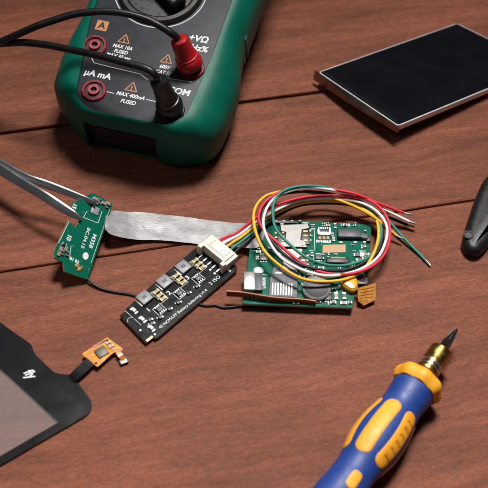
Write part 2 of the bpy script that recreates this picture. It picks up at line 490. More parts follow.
def make_meter():
    t = thing('multimeter', 'green rubber cased digital multimeter with dark grey face and two plugs in its sockets', 'multimeter', MM)
    cx = .2
    poly = [(2.35, -.15), (3.6, .38), (3.95, 1.2), (4.12, 3.0), (4.04, 4.0), (3.86, 4.85), (3.82, 5.7), (3.9, 6.7), (3.98, 8), (4.1, 10), (4.0, 12), (4.15, 15), (3.9, 16.6), (3.0, 17.2),
            (-2.7, 17.2), (-3.6, 16.6), (-3.85, 15), (-3.7, 12), (-3.8, 10), (-3.66, 8), (-3.58, 6.7), (-3.52, 5.7), (-3.58, 4.85), (-3.76, 4.0), (-3.84, 3.0), (-3.78, 1.5), (-2.9, .6), (-1.8, -.15)]
    poly = rounded(poly, [.5] * len(poly), 4)
    pan = [(cx - 1.75, .18), (cx + 1.65, .2), (cx + 2.3, .85), (cx + 2.62, 4.2), (cx + 2.72, 7), (cx + 2.9, 15), (cx + 2.3, 16.3), (cx - 2.3, 16.3), (cx - 3.0, 15), (cx - 3.15, 7), (cx - 3.0, 4.2), (cx - 2.5, .8)]
    pan = rounded(ccw(pan), .25, 4)
    b = MB(MM)
    # outer skin from the foot up to the crest of the rim, then the rim falls to the panel outline
    outer = ccw(poly)
    n = len(outer); pts = []
    for p in outer:                                      # the panel edge seen from a spine point at the same height
        yy = min(max(p.y, 1.4), 15.4); c = Vector((cx, yy)); d = (Vector(p) - c); best = None
        for i in range(len(pan)):
            a, q = Vector(pan[i]), Vector(pan[(i + 1) % len(pan)]); e = q - a
            den = d.x * e.y - d.y * e.x
            if abs(den) < 1e-9: continue
            s_ = ((a.x - c.x) * e.y - (a.y - c.y) * e.x) / den; u = ((a.x - c.x) * d.y - (a.y - c.y) * d.x) / den
            if s_ > 0 and -1e-6 <= u <= 1 + 1e-6 and (best is None or s_ > best): best = s_
        pts.append(c + d * (best or .8))
    V = []; nr = 0
    for z, dd in ((0.0, .42), (.05, .3), (.16, .17), (.35, .07), (.7, .01), (1.2, 0)):
        V += [(p.x, p.y, z) for p in (inset(outer, dd) if dd else [Vector(p) for p in outer])]; nr += 1
    for k in range(1, 10):
        a_ = math.pi / 2 * k / 9; s_ = (1 - math.cos(a_)) ** .9; zz = 1.7 + 1.42 * math.sin(a_)
        V += [(p.x + (q.x - p.x) * s_, p.y + (q.y - p.y) * s_, zz) for p, q in zip(outer, pts)]; nr += 1
    V += [(q.x + (cx - q.x) * .012, q.y, 3.06) for q in pts] + [(q.x + (cx - q.x) * .012, q.y, 2.86) for q in pts]; nr += 2
    F = [(k * n + i, k * n + (i + 1) % n, (k + 1) * n + (i + 1) % n, (k + 1) * n + i) for k in range(nr - 1) for i in range(n)]
    F += [tuple(range(n))[::-1], tuple(range((nr - 1) * n, nr * n))]
    b.add(V, F)
    case = b.build('case', 'green_rubber', t, 50)
    # recess in the front end
    k = MB(MM); k.box((3.2, 1.0, 2.35), T((cx - .42, -.15, 1.2)), .1)
    cut = k.build('cutter', 'green_rubber')
    md = case.modifiers.new('cut', 'BOOLEAN'); md.object = cut; md.solver = 'EXACT'
    # the cutter sits in world space, the case in its parent's
    bpy.context.view_layer.update()
    dg = bpy.context.evaluated_depsgraph_get()
    me = bpy.data.meshes.new_from_object(case.evaluated_get(dg)); case.modifiers.clear(); case.data = me
    me.shade_smooth(); me.set_sharp_from_angle(angle=math.radians(38))
    bpy.data.objects.remove(cut)
    e = MB(MM); e.box((3.12, .1, 2.2), T((cx - .42, .28, 1.22)), .03); e.box((2.3, .06, .08), T((cx - .4, .21, 1.7)), .02); e.box((2.3, .06, .08), T((cx - .4, .21, .9)), .02)
    e.build('end_plate', 'dark_end', t)
    # grips pressed into the flanks
    for sx in (-1, 1):
        g = MB(MM)
        for i in range(4):
            g.box((.12, .34, 1.35), T((cx * .85 + sx * (3.60 + (.05 if i in (0, 3) else 0)), 4.5 + i * .5, 1.45)) @ Matrix.Rotation(-sx * .08, 4, 'Y'), .05)
        g.build('side_grip', 'green_rubber', t)
    p = MB(MM); p.loft(inset(ccw(pan), .03), [(2.85, 0), (2.985, 0), (3.0, .02)]); panel = p.build('face_panel', 'panel_grey', t)
    st = MB(MM); st.box((5.2, .25, 3.4), T((cx, 15.0, -1.55)) @ Matrix.Rotation(.12, 4, 'X'), .08); st.build('kickstand', 'dark_end', t)

    def at(x, y, z=3.002): q = face(x, y, 3.0); return T((q.x, q.y, z))
    ink = MB(MM)
    for i, (s, x, y) in enumerate((('MAX 10A', 122.5, 47.2), ('FUSED', 120.8, 52), ('MAX 30 sec.', 118.7, 56.6))):
        ink.text(s, .25, at(x, y), 0, .006, .22, sx=.85)
    for s, x, y in (('600V', 164.5, 67), ('CAT IV', 163, 72.5)): ink.text(s, .25, at(x, y), 0, .006, .22, sx=.85)
    for s, x, y in (('MAX 400mA', 130.5, 95.8), ('FUSED', 128, 102.2)): ink.text(s, .26, at(x, y), 0, .006, .22, sx=.88)
    ink.text('\u00b5A mA', .42, at(97.5, 74.5), 0, .012, .1, sx=.95)
    ink.text('+V\u03a9', .44, at(198.5, 39), 0, .012, .1)
    ink.text('Hz%', .42, at(199, 48.5), 0, .012, .1)
    ink.text('COM', .42, at(178.5, 91.5), 0, .012, .1)

    def fl(*pp): return [face(x, y)[:2] + (0,) if False else Vector((face(x, y).x, face(x, y).y, 0)) for x, y in pp]
    Z = T((0, 0, 3.001))
    ink.line(fl((105, 91.2), (114, 93.5)), .03, Z); ink.line(fl((146.5, 99.5), (158, 102.2)), .03, Z)
    ink.line(fl((91.5, 57.5), (94, 63), (140, 74), (147.5, 79.5)), .03, Z)
    ink.line(fl((161, 77.5), (192, 82)), .03, Z)
    ink.build_each('lettering', 'white_ink', panel)
    o = MB(MM)
    q = at(102, 25.6); o.box((.52, .52, .006), q @ T((0, 0, .0)), 0)
    o.build('amber_mark', 'orange_ink', panel, 0)
    a = MB(MM); a.text('A', .46, q @ T((0, -.01, .006)), 0, .012); a.build('lettering', 'panel_grey', panel, 0)
    for x, y in ((124.4, 40), (166.7, 60), (131.8, 88)):
        tr = MB(MM); m = at(x, y)
        c = [Vector((.29 * math.cos(math.pi / 2 + i * 2.0944), .29 * math.sin(math.pi / 2 + i * 2.0944), 0)) for i in range(4)]
        tr.line(c, .045, m); tr.text('!', .3, m @ T((0, -.03, 0)), 0, .012)
        tr.build('warning_triangle', 'orange_ink', panel, 0)
    # dial
    dc = face(161, -10); D = T((dc.x, dc.y, 3.0))
    rg = MB(MM); rg.ring(2.02, 2.07, .01, D, seg=64); rg.build('dial_ring', 'grey_ink', panel, 0)
    dl = MB(MM)
    dl.lathe([(0, 1.93), (.12, 1.9), (.2, 1.8), (.2, 1.62), (.1, 1.5), (.1, 0.02)], D.translation, (0, 0, 1), 64)
    dl.box((.85, 2.9, .62), D @ RZ(.9) @ T((0, 0, .4)), .18, seg=3)
    dl.build('dial_knob', 'black_plastic', t)
    # display, out of the photograph at the far end
    lw = MB(MM); lw.box((4.6, 2.6, .03), T((cx, 13.3, 3.005)), .01); lw.build('display', 'lcd_window', t)
    # four sockets
    socks = [(95, 46), (94, 91), (192, 69), (172, 111)]
    for i, (x, y) in enumerate(socks):
        q = face(x, y); s = MB(MM)
        s.lathe([(0, .54), (.05, .54), (.1, .5), (.1, .4), (.02, .36), (.02, .27), (.13, .25), (.13, .13), (-.0, .12), (-.0, .01)], (q.x, q.y, 3.0), (0, 0, 1), 40)
        k = s.build('socket', 'red_socket' if i < 3 else 'black_plastic', t)
        if i < 2:
            h = MB(MM); h.lathe([(0, .22), (.012, .22), (.012, .15), (0.0, .15)], (q.x, q.y, 3.128), (0, 0, 1), 24, closed=False)
            h.build('contact', 'red_plastic', k)
            c = MB(MM); c.ring(.262, .36, .012, T((q.x, q.y, 3.018)), 0, 32); c.build('groove', 'black_plastic', k)
            c = MB(MM); c.lathe([(0, .125), (.004, .125), (.004, .01)], (q.x, q.y, 3.0), (0, 0, 1), 24); c.build('bore', 'black_plastic', k)
    return MM @ face(192, 69), MM @ face(172, 111)


rb, kb = make_meter()


def make_lead(label, base, tip, cable, col):
    ax = (tip - base); Ln = ax.length
    t = thing('test_lead', label, 'test lead', base, 'test leads plugged into the multimeter')
    p = MB()
    p.lathe([(.1, .50), (.2, .56), (.5, .57), (.62, .52), (.7, .46), (1.1, .42), (1.6, .38), (Ln - .25, .385), (Ln - .08, .36), (Ln, .28), (Ln - .02, .16)], base, ax, 36)
    pl = p.build('plug', col, t)
    g = MB(); g.lathe([(.66, .5), (.72, .5), (.74, .45)], base, ax, 36, closed=False); g.build('plug_collar', col, pl)
    c = MB(); c.tube([tip - ax.normalized() * .15] + cable, .155, 14); c.build('cable', 'black_rubber', t)


make_lead('red test lead plug with black cable in the upper right socket of the meter', rb, P(178.5, 38, 5.2),
          [P(173, 34.5, 5.45), P(160, 26, 5.7), P(143, 18, 5.85), P(113, 11.8, 5.9), P(79, 13.3, 5.7), P(50, 21.5, 5.3), P(30, 29, 4.9), P(-20, 52, 3.4), P(-90, 90, .8), P(-150, 100, .17), P(-300, 60, .16)], 'red_plastic')
make_lead('black test lead plug in the meter socket marked COM, its cable running left', kb, P(158, 79, 5.1),
          [P(154.5, 74.5, 5.4), P(146, 68.5, 5.55), P(128, 63.5, 5.5), P(100, 56, 5.3), P(70, 49.5, 4.9), P(40, 44, 4.5), P(10, 43, 4), P(-40, 50, 2.6), P(-110, 75, .5), P(-170, 72, .17), P(-300, 20, .16)], 'black_plastic')


# ================================================================== phone display, upper right
def make_display():
    L_, N_, R_ = P(318, 72, .72), P(398, 126, .98), P(544, 66, .34)
    n = (R_ - N_).cross(L_ - N_).normalized()
    if n.z < 0: n = -n
    M = frame(N_, R_ - N_, n); I = M.inverted()

    def q(x, y): v = I @ PP(x, y, N_, n); return (v.x, v.y)
    poly = ccw([q(398, 126), q(544, 66), q(457, 23), q(318, 72)])
    t = thing('phone_display', 'loose black phone display panel with thin silver frame lying on the wood', 'phone screen', T((N_.x, N_.y, 0)))
    rp = rounded(poly, .2, 3)
    f = MB(M)
    ou = [Vector(p) for p in rp]; inn = [Vector(p_) for p_ in rounded(inset(poly, .05), .12, 3)]
    k = len(ou); V = [(p.x, p.y, -.28) for p in ou] + [(p.x, p.y, -.015) for p in ou] + [(p.x, p.y, .0) for p in rounded(inset(poly, .015), .2, 3)] + [(p.x, p.y, 0) for p in inn] + [(p.x, p.y, -.1) for p in inn]
    F = [(a * k + i, a * k + (i + 1) % k, (a + 1) * k + (i + 1) % k, (a + 1) * k + i) for a in range(4) for i in range(k)]
    F.append(tuple(range(k))); F.append(tuple(range(4 * k, 5 * k)))
    f.add(V, F); fr = f.build('frame', 'chrome_frame', t, 30)
    g = MB(M); g.loft(rounded(inset(poly, .065), .1, 3), [(-.098, 0), (-.012, 0)]); g.build('screen', 'black_glass', t, 30)
    # bowed metal lip along the raised short edge
    a, b = Vector((*q(318, 72), 0)), Vector((*q(398, 126), 0)); d = (b - a)
    out = Vector((d.y, -d.x, 0)).normalized()
    if out.x > 0: out = -out
    lip = MB(M); nseg = 20; V, F = [], []
    for i in range(nseg + 1):
        s = -.03 + 1.05 * i / nseg; p = a + d * s; bow = .1 * math.sin(math.pi * min(max(s, 0), 1))
        hh = .50 - .2 * s
        for o_, z in ((-.012, -.004), (.03 + bow * .4, .03), (.10 + bow, -hh * .5), (.08 + bow * .7, -hh), (.0 + bow * .6, -hh), (-.012, -hh * .5)):
            V.append(p + out * o_ + Vector((0, 0, z)))
    for i in range(nseg):
        for j in range(6): F.append((i * 6 + j, i * 6 + (j + 1) % 6, (i + 1) * 6 + (j + 1) % 6, (i + 1) * 6 + j))
    F += [tuple(range(6)), tuple(range(nseg * 6, nseg * 6 + 6))]
    lip.add(V, F); lip.build('lip', 'lip_metal', t, 40)
    ba = MB(M); a2, d2 = a + d * .03, d * .94
    inw = -out
    V = [a2 + inw * .14, a2 + d2 + inw * .14, a2 + d2 + inw * .3, a2 + inw * .3]
    ba.loft([(v.x, v.y) for v in V], [(-.02, 0), (-.004, 0), (.0, .01)]); ba.build('glass_ledge', 'touch_black', t)
    # sagging flex circuit under the raised edge keeps it off the table
    back = MB(M); back.slab(rounded(inset(poly, .35), .1, 3), -.52, -.29, .03); back.build('backing', 'black_plastic', t)
    for px, py, hh in ((345, 86, .42), (392, 116, .46)):
        ft = MB(); c = P(px, py, .2) + Vector((.45, .2, 0)); ft.box((.35, .35, hh), T((c.x, c.y, hh / 2 + .003)) @ RZ(.6), .03); ft.build('foot', 'black_plastic', t)


make_display()


# ================================================================== small electronic parts
def smd(b, p, ang, l, wd, h, mi_body, mi_end):
    M = T(p) @ RZ(ang)
    b.box((l * .6, wd * .94, h * .92), M @ T((0, 0, h * .46)), h * .08, mi_body, 1)
    for s in (-1, 1): b.box((l * .22, wd, h), M @ T((s * l * .4, 0, h / 2)), h * .1, mi_end, 1)


# ================================================================== black balancing board
BANG = math.radians(49.7)
BT = .21                                                   # height of its upper face


def make_balancer():
    o = P(178, 291.5, 0)
    t = thing('balancer_board', 'narrow black circuit board with white lettering, three grey square coils and a beige connector', 'circuit board', T(o))
    z = BT
    pts = [(119.8, 315.2), (145.9, 342.6), (153.2, 336.9), (155.5, 338.2), (158, 337.2), (236.5, 270.6), (237.5, 267), (207.5, 240.5), (204.5, 240.3), (157.5, 279.8), (126.3, 308.2), (125.2, 311)]
    poly = [P(x, y, z).to_2d() for x, y in pts]
    b = MB(); b.loft(poly, [(z - .108, .006), (z - .1, 0), (z - .012, 0)], mi=1, caps=(True, False)); b.loft(poly, [(z - .012, 0), (z, .01)], mi=0, caps=(False, True))
    bd = b.build('board', ['pcb_black', 'board_edge'], t, 20)
    A = BANG
    u = MB(); p = P(141, 320, .05); u.box((.5, .9, .097), T((p.x, p.y, .0515)) @ RZ(A)); u.build('underside_joint', 'chip_black', t); u = MB(); p = P(215, 263, .05); u.box((.7, 1.1, .097), T((p.x, p.y, .0515)) @ RZ(A)); u.build('underside_joint', 'chip_black', t)
    for x, y in ((144.4, 299), (164.4, 283), (183.2, 268.2)):
        p = P(x, y, z); c = MB(); c.box((.52, .52, .15), T((p.x, p.y, z + .075)) @ RZ(A), .03)
        c.box((.20, .16, .003), T((p.x, p.y, z + .1522)) @ RZ(A), 0, 1)
        for s in (-1, 1):
            c.box((.1, .42, .03), T((p.x, p.y, z + .015)) @ RZ(A) @ T((s * .27, 0, 0)), .005, 2)
        c.build('coil', ['ferrite', 'chip_slate', 'solder'], t)
        for dx, dy, k in ((8.0, -6.2, 0), (12.0, -3.4, 0), (11.0, -9.4, 1), (14.6, -5.8, 1), (17.8, -2.2, 1), (4.6, 9.5, 2)):
            p = P(x + dx + 1, y + dy + 2.5, z)
            if k < 2:
                c = MB(); smd(c, (p.x, p.y, z), A + (math.pi / 2 if k == 0 else 0), .26, .15, .08, 0, 1); c.build('capacitor', ['chip_tan' if k == 1 else 'chip_black', 'gold' if k == 1 else 'board_edge'], t)
        # little driver chip in a white printed box
        p = P(x + 15.2, y + 10.5, z); c = MB(); c.box((.26, .2, .09), T((p.x, p.y, z + .045)) @ RZ(A), .015, 0)
        for s in (-1, 1):
            for k in (-1, 0, 1): c.box((.04, .08, .03), T((p.x, p.y, z + .015)) @ RZ(A) @ T((k * .09, s * .14, 0)), 0, 1)
        c.build('chip', ['chip_slate', 'solder'], t)
    for x, y in ((133.9, 310.8), (142.4, 319.7), (151.3, 328.3)):
        p = P(x, y, z); c = MB(); M = T((p.x, p.y, z)) @ RZ(A + math.pi / 2)
        c.box((.17, .14, .09), M @ T((0, 0, .045)), .02, 0)
        for s in (-1, 1): c.box((.09, .17, .03), M @ T((s * .13, 0, .015)), .008, 1)
        c.build('led', ['white_part', 'nickel'], t)
    for x, y in ((199, 286), (190.5, 292.6), (180.6, 302), (171.6, 308.6), (162.4, 316.8), (152, 319.2), (154, 323)):
        p = P(x, y, z); c = MB(); c.box((.15, .17, .08), T((p.x, p.y, z + .04)) @ RZ(A) @ T((-.1, .04, 0)), .015, 0)
        c.box((.08, .1, .04), T((p.x, p.y, z + .02)) @ RZ(A), .005, 1); c.box((.06, .06, .03), T((p.x, p.y, z + .015)) @ RZ(A) @ T((-.19, .1, 0)), .004, 1)
        c.build('transistor', ['chip_black', 'solder'], t)
    i = MB()
    def at(x, y): p = P(x, y, z); return T((p.x, p.y, z + .001)) @ RZ(A)
    i.text('4S NCM/LFP Battery balancing v1.4', .175, at(183.3, 308.6), 0, .001, 0, sx=1.03)
    i.text('2 ISO', .22, at(214.8, 280.3), 0, .0, 0, sx=1.15)
    for s, x, y in (('1', 148.5, 310), ('2', 169, 293), ('3', 187.5, 277.7)): i.text(s, .27, at(x, y), 0, .004, sx=1.2)
    for x, y in ((144.4, 299), (164.4, 283), (183.2, 268.2)):
        m = at(x + 15.2, y + 10.5); i.line([(-.2, -.2, 0), (.2, -.2, 0), (.2, .2, 0), (-.2, .2, 0), (-.2, -.2, 0)], .018, m)
        m = at(x + 13, y - 1); i.line([(-.12, -.3, 0), (.3, -.3, 0), (.3, .27, 0)], .016, m)
    i.text('B', .2, at(229.5, 270.5), 0, .002)
    for x, y in ((140.4, 330.2), (154.9, 334.3)):
        i.g.append((len(i.v), len(i.f))); i.loft([(.045 * math.cos(k * .52), .045 * math.sin(k * .52)) for k in range(12)], [(0, 0), (.004, 0)], at(x, y))
    m = at(131, 320.5); i.line([(.14 * math.cos(a), .14 * math.sin(a), 0) for a in [-.2 + .35 * j for j in range(10)]], .018, m)
    m = at(137, 315); i.line([(-.2, .45, 0), (-.2, -.45, 0)], .016, m)
    i.build_each('lettering', 'white_ink', bd)
    # bright bare copper edge at the lower corner
    c = MB(); p = P(149.6, 338.7, z); c.box((.3, .09, .004), T((p.x, p.y, z + .003)) @ RZ(A - .03), 0); c.build('edge_pad', 'gold', t)
    # beige connector
    pc = P(218, 256.5, z); M = T((pc.x, pc.y, z)) @ RZ(A)
    c = MB(M)
    c.box((.62, 1.22, .5), T((.02, 0, .25)), .035, 0)
    for s in (-1, 1):
        c.box((.9, .17, .42), T((-.06, s * .67, .21)), .03, 0); c.box((.2, .2, .52), T((-.38, s * .64, .26)), .03, 0)
    c.box((.05, 1.0, .03), T((-.12, 0, .506)), .008, 1); c.box((.3, .06, .03), T((.12, .42, .506)), .008, 1); c.box((.3, .06, .03), T((.12, -.42, .506)), .008, 1)
    c.box((.1, 1.16, .36), T((.38, 0, .2)), .02, 0)
    co = c.build('connector', ['nylon', 'nylon_shade'], t)
    for k in range(5):
        q = MB(M); y = .5 - k * .25
        q.box((.26, .07, .045), T((-.5, y, .022)), .012, 0); q.box((.1, .09, .02), T((-.7, y, .01)), .004, 0); q.build('pin', 'solder', co)
    return M


CM = make_balancer()


# ================================================================== five coloured wires
def make_harness():
    zt = BT + .25
    t = thing('wire_harness', 'looped bundle of red, white, yellow, green and black wires with stripped ends', 'wires', P(316, 240, 0))

    def E(x, y, z): return P(x / 2.568 + 230, y / 2.568 + 170, z)
    mouth = [CM @ Vector((.36, .46 - k * .23, .2)) for k in range(5)]
    
    r = .062
    paths = {
        'red': (mouth[0], 0, [E(20, 160, .62), E(62, 126, .95), E(110, 95, 1.1), E(170, 73, 1.15), E(240, 64, 1.12), E(310, 68, 1.1), E(365, 83, 1.05), E(400, 115, .95), E(412, 160, .85), E(398, 212, .85), E(360, 250, .86), E(300, 267, .88), E(235, 262, .8), E(175, 232, .84), E(118, 184, .98), E(86, 150, 1.12), E(74, 118, 1.3), E(90, 82, 1.42), E(130, 56, 1.45), E(190, 45, 1.4), E(250, 48, 1.34), E(320, 62, 1.25), E(385, 87, .95), E(447, 110, .65)]),
        'white': (mouth[1], 0, [E(26, 165, .60), E(70, 132, .82), E(120, 102, .95), E(180, 79, .96), E(250, 72, .95), E(320, 80, .93), E(372, 102, .9), E(401, 140, .82), E(402, 178, .8), E(380, 222, .8), E(340, 252, .82), E(290, 268, .84), E(238, 271, .96), E(180, 254, 1.0), E(130, 222, 1.02), E(96, 178, 1.08), E(86, 135, 1.2), E(98, 92, 1.36), E(130, 62, 1.5), E(185, 47, 1.5), E(240, 47, 1.42), E(310, 64, 1.1), E(380, 95, .8), E(458, 132, .4)]),
        'yellow': (mouth[2], 0, [E(30, 172, .58), E(74, 138, .72), E(120, 110, .76), E(180, 86, .78), E(250, 80, .76), E(310, 86, .74), E(352, 105, .73), E(376, 130, .72), E(381, 170, .7), E(368, 215, .68), E(340, 258, .72), E(295, 281, .78), E(240, 286, .86), E(185, 279, .98), E(135, 252, 1.08), E(90, 208, 1.15), E(64, 155, 1.2), E(61, 112, 1.22), E(76, 80, 1.25), E(105, 61, 1.25), E(160, 53, 1.2), E(230, 62, 1.02), E(300, 86, .9), E(350, 108, .92), E(385, 134, .7), E(427, 167, .35)]),
        'green': (mouth[3], 0, [E(34, 180, .56), E(76, 146, .62), E(112, 118, .64), E(165, 88, .66), E(220, 70, .68), E(285, 72, .68), E(345, 92, .68), E(378, 125, .68), E(388, 160, .66), E(376, 200, .66), E(348, 228, .68), E(300, 244, .74), E(250, 244, .86), E(200, 226, .98), E(152, 192, 1.1), E(120, 152, 1.24), E(110, 115, 1.38), E(112, 82, 1.5), E(135, 56, 1.6), E(180, 42, 1.62), E(240, 44, 1.45), E(300, 60, 1.05), E(352, 90, .72), E(402, 128, .42), E(448, 176, .2), E(488, 216, .1), E(502, 233, .09)]),
        'black': (mouth[4], 0, [E(40, 186, .55), E(84, 148, .56), E(125, 116, .58), E(180, 92, .6), E(250, 86, .6), E(310, 90, .62), E(360, 110, .62), E(386, 140, .62), E(392, 170, .62), E(378, 212, .64), E(340, 240, .66), E(295, 256, .7), E(240, 257, .82), E(180, 242, .9), E(128, 206, .94), E(96, 164, 1.02), E(82, 128, 1.12), E(94, 88, 1.26), E(130, 64, 1.34), E(185, 56, 1.3), E(250, 60, 1.16), E(320, 78, .85), E(390, 114, .5), E(456, 142, .2)]),
    }
    hash_of = {'red': 1.3, 'white': 4.7, 'yellow': 8.1, 'green': 12.9, 'black': 17.2}
    for c, (m, ru, pts) in paths.items():
        b = MB(); hs = hash_of[c]; pts = [p_ + Vector((noise.noise((i_ * .9, hs, 0)), noise.noise((i_ * .9, hs, 5)), .6 * noise.noise((i_ * .9, hs, 9)))) * .045 for i_, p_ in enumerate(pts)]
        path = [m, m.lerp(pts[0], .5) + Vector((0, 0, .03))] + pts
        b.tube(path, r, 12, n=10); wobj = b.build('wire', 'wire_' + c, t, 60, label=c + ' wire')
        e = path[-1]; d = (path[-1] - path[-2]).normalized(); d.z = max(d.z, -.05); d.normalize()
        k = MB(); side = d.orthogonal().normalized(); s2 = d.cross(side)
        for j in range(5):
            a = j * 1.2566; f_ = (side * math.cos(a) + s2 * math.sin(a)) * .03
            k.tube([e - d * .05 + f_, e + d * .16 + f_ * 1.1, e + d * .33 + f_ * .5], .022, 6, n=3)
        k.build('stripped_end', 'nickel', wobj, 60)


make_harness()


# ================================================================== main green board
MA = math.radians(4.0)
MZ = .38


def make_main():
    o = P(305, 268, 0)
    t = thing('main_board', 'green phone main board with two card slots lying under the wire loop', 'circuit board', T(o))
    z = MZ
    pts = [(242.6, 303.6), (352.5, 308), (354, 298), (357, 285.5), (365.5, 281), (368.5, 262), (370.5, 243), (371.5, 224.5), (262, 218.5), (258, 222), (252.5, 246), (250, 246.5)]
    poly = [P(x, y, z).to_2d() for x, y in pts]
    b = MB(); b.loft(poly, [(z - .11, 0), (z - .012, 0)], mi=1, caps=(True, False)); b.loft(poly, [(z - .012, 0), (z, .012)], mi=0, caps=(False, True))
    bd = b.build('board', ['pcb_green', 'board_edge'], t, 20)
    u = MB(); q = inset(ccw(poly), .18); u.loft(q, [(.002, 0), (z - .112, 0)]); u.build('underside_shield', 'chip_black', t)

    def M(x, y, a=0.0, zz=0.0): p = P(x, y, z + zz); return T((p.x, p.y, z + zz)) @ RZ(MA + a)

    def R4(b_, x, y, l, wd, h, bev=.02, mi=0, a=0.0, zz=0.0):     # a box standing on the board, pixel centre at its top
        p = P(x, y, z + zz + h); b_.box((l, wd, h), T((p.x, p.y, z + zz + h / 2)) @ RZ(MA + a), bev, mi); return b_

    def Q(pp, zz=0.0): return [P(x, y, z + zz).to_2d() for x, y in pp]
    # SIM holders: formed plates with side windows and gold fingers
    s = MB()
    s.slab(Q([(280.3, 224.8), (308, 223.8), (309.3, 228), (302, 229.5), (300.5, 239.5), (306, 242), (305.5, 247), (278.5, 246.5), (279, 243), (285.5, 241), (286, 232), (281, 230.5)], .11), z + .07, z + .11, .012)
    for px, py, l in ((282, 223.5, .18), (305.5, 222.5, .3), (280.5, 245.8, .2), (304.5, 245.8, .22)): R4(s, px, py, l, .1, .13, .02, 0)
    R4(s, 280, 221.2, 1.45, .14, .16, .02, 1)
    for k in range(5): R4(s, 268 + k * 8.0, 220.6, .1, .06, .165, .0, 0)
    sim = s.build('card_slot', ['sim_metal', 'chip_black'], t, 30, 'upper metal card slot')
    g = MB()
    R4(g, 305.5, 236, .38, .86, .055, .02, 1); g.build('contact_well', ['gold', 'chip_black'], sim); g = MB(); R4(g, 281.5, 236, .36, .7, .05, .02, 1)
    g.build('contact_well', ['gold', 'chip_black'], sim)
    for k in range(3):
        for px, py, l, wd, hh in ((305.5, 230.8 + k * 4.6, .2, .09, .085), (310.3, 230.4 + k * 4.6, .1, .1, .04), (276, 232.5 + k * 4.6, .11, .1, .04), (283.2, 232 + k * 4.2, .1, .08, .08)):
            g = MB(); R4(g, px, py, l, wd, hh, .01, 0); g.build('contact_finger', 'gold', sim)
    s = MB()
    s.slab(Q([(278, 249), (302.5, 248.5), (301, 256), (298.5, 258), (298, 266), (300.5, 269.5), (283, 269.5), (283, 258), (281.5, 255.5), (278.5, 255)], .10), z + .06, z + .10, .012)
    R4(s, 280, 251, .2, .5, .11, .02, 0)
    sim = s.build('card_slot', 'sim_metal', t, 30, 'lower metal card slot')
    g = MB(); R4(g, 303.5, 259.5, .36, .75, .05, .02, 1)
    g.build('contact_well', ['gold', 'chip_black'], sim)
    for k in range(3):
        for px, py, l in ((303, 255.5 + k * 4.4, .2), (307.5, 255.3 + k * 4.4, .1)):
            g = MB(); R4(g, px, py, l, .09, .07, .01, 0); g.build('contact_finger', 'gold', sim)
    # memory card socket with eight spring pins
    c = MB()
    c.slab(Q([(273.5, 266.5), (298, 269.5), (297.5, 297.8), (268.5, 296.2), (269.5, 279)], .09), z + .002, z + .09, .02, mi=0)
    c.slab(Q([(270.4, 280.6), (292.4, 281.6), (292.4, 296.8), (269.2, 295.8)], .1), z + .06, z + .093, .004, mi=1)
    R4(c, 279, 272.4, .32, .11, .098, .01, 2)
    cs = c.build('memory_socket', ['chip_slate', 'chip_black', 'nickel'], t, 30)
    for k in range(8):
        pn = MB(); x0 = 271.5 + k * 2.72
        pn.slab(Q([(x0 + .7, 282.6 + k * .12), (x0 + 2.0, 282.7 + k * .12), (x0 + 1.5, 294.8 + k * .12), (x0 + .1, 294.7 + k * .12)], .12), z + .1, z + .125, .006); pn.build('pin', 'solder', cs)
    # slide switch at the left edge
    c = MB(); R4(c, 249.4, 280.3, .46, .88, .2, .03, 0); R4(c, 258.2, 281.2, .34, .86, .17, .03, 1)
    for k in range(2): R4(c, 246.5 + 6 * k, 288.5, .1, .1, .06, .01, 0)
    c.build('side_switch', ['nickel', 'chip_slate'], t)
    # coin shaped vibration motor under the loop
    p = P(316.5, 286.5, z + .26); m = MB()
    m.lathe([(0, .57), (.2, .57)], (p.x, p.y, z), (0, 0, 1), 48, mi=0)
    m.lathe([(.2, .568), (.225, .55), (.23, .5), (.22, .47), (.22, .01)], (p.x, p.y, z), (0, 0, 1), 48, mi=1)
    m.build('vibration_motor', ['nickel', 'chip_black'], t)
    # white flex socket at the top
    c = MB(); R4(c, 324.4, 230.8, .58, .28, .09, .02, 1); R4(c, 324.6, 233.2, .42, .16, .12, .02, 0)
    for sx in (-1, 1): R4(c, 324.4 + sx * 5.8, 231.5, .09, .28, .12, .02, 0)
    for k in range(6): R4(c, 318.8 + k * 2.2, 227.9, .05, .1, .1, 0, 2)
    c.build('flex_socket', ['white_part', 'chip_black', 'solder'], t)
    c = MB()
    for k in range(3): R4(c, 320 + k * 4, 237.5, .13, .18, .06, .01, 0)
    c.build('resistor_row', 'chip_tan', t)
    # audio jack body
    c = MB(); R4(c, 349.5, 232.5, .98, .44, .22, .05, 0); R4(c, 364, 235, .42, .3, .2, .06, 0, -.25); R4(c, 368.5, 238.5, .2, .26, .14, .04, 0)
    R4(c, 355.5, 236.8, .14, .05, .16, .01, 1); R4(c, 365.5, 230.2, .1, .06, .2, .01, 1)
    for x in (341, 355.5, 365): R4(c, x, 241.8, .16, .08, .04, .01, 1)
    c.build('audio_socket', ['chip_slate', 'solder'], t)
    c = MB(); c.slab(Q([(322.8, 245), (345.6, 244.4), (345.6, 252.2), (322.4, 252.8)]), z, z + .008, .002); c.build('gold_pad', 'gold_pad', t)
    c = MB(); R4(c, 338, 259.5, .96, .3, .16, .06, 0); R4(c, 338, 257.6, .62, .07, .17, .02, 1); c.build('board_connector', ['chip_black', 'gold_pad'], t)
    # copper coloured flex strip standing along the front edge
    a, e = P(226.5, 293.2, z + .2), P(316, 302.6, z + .12); d = e - a
    f = MB(); V, F = [], []; n = 24
    for i in range(n + 1):
        s_ = i / n; p = a + d * s_; p.y += .03 * math.sin(s_ * 9)
        hh = .17 - .06 * s_
        for dy, dz in ((-.035, -hh), (-.035, hh * .92), (-.02, hh), (.02, hh), (.035, hh * .92), (.035, -hh)): V.append(p + Vector((0, dy, dz)))
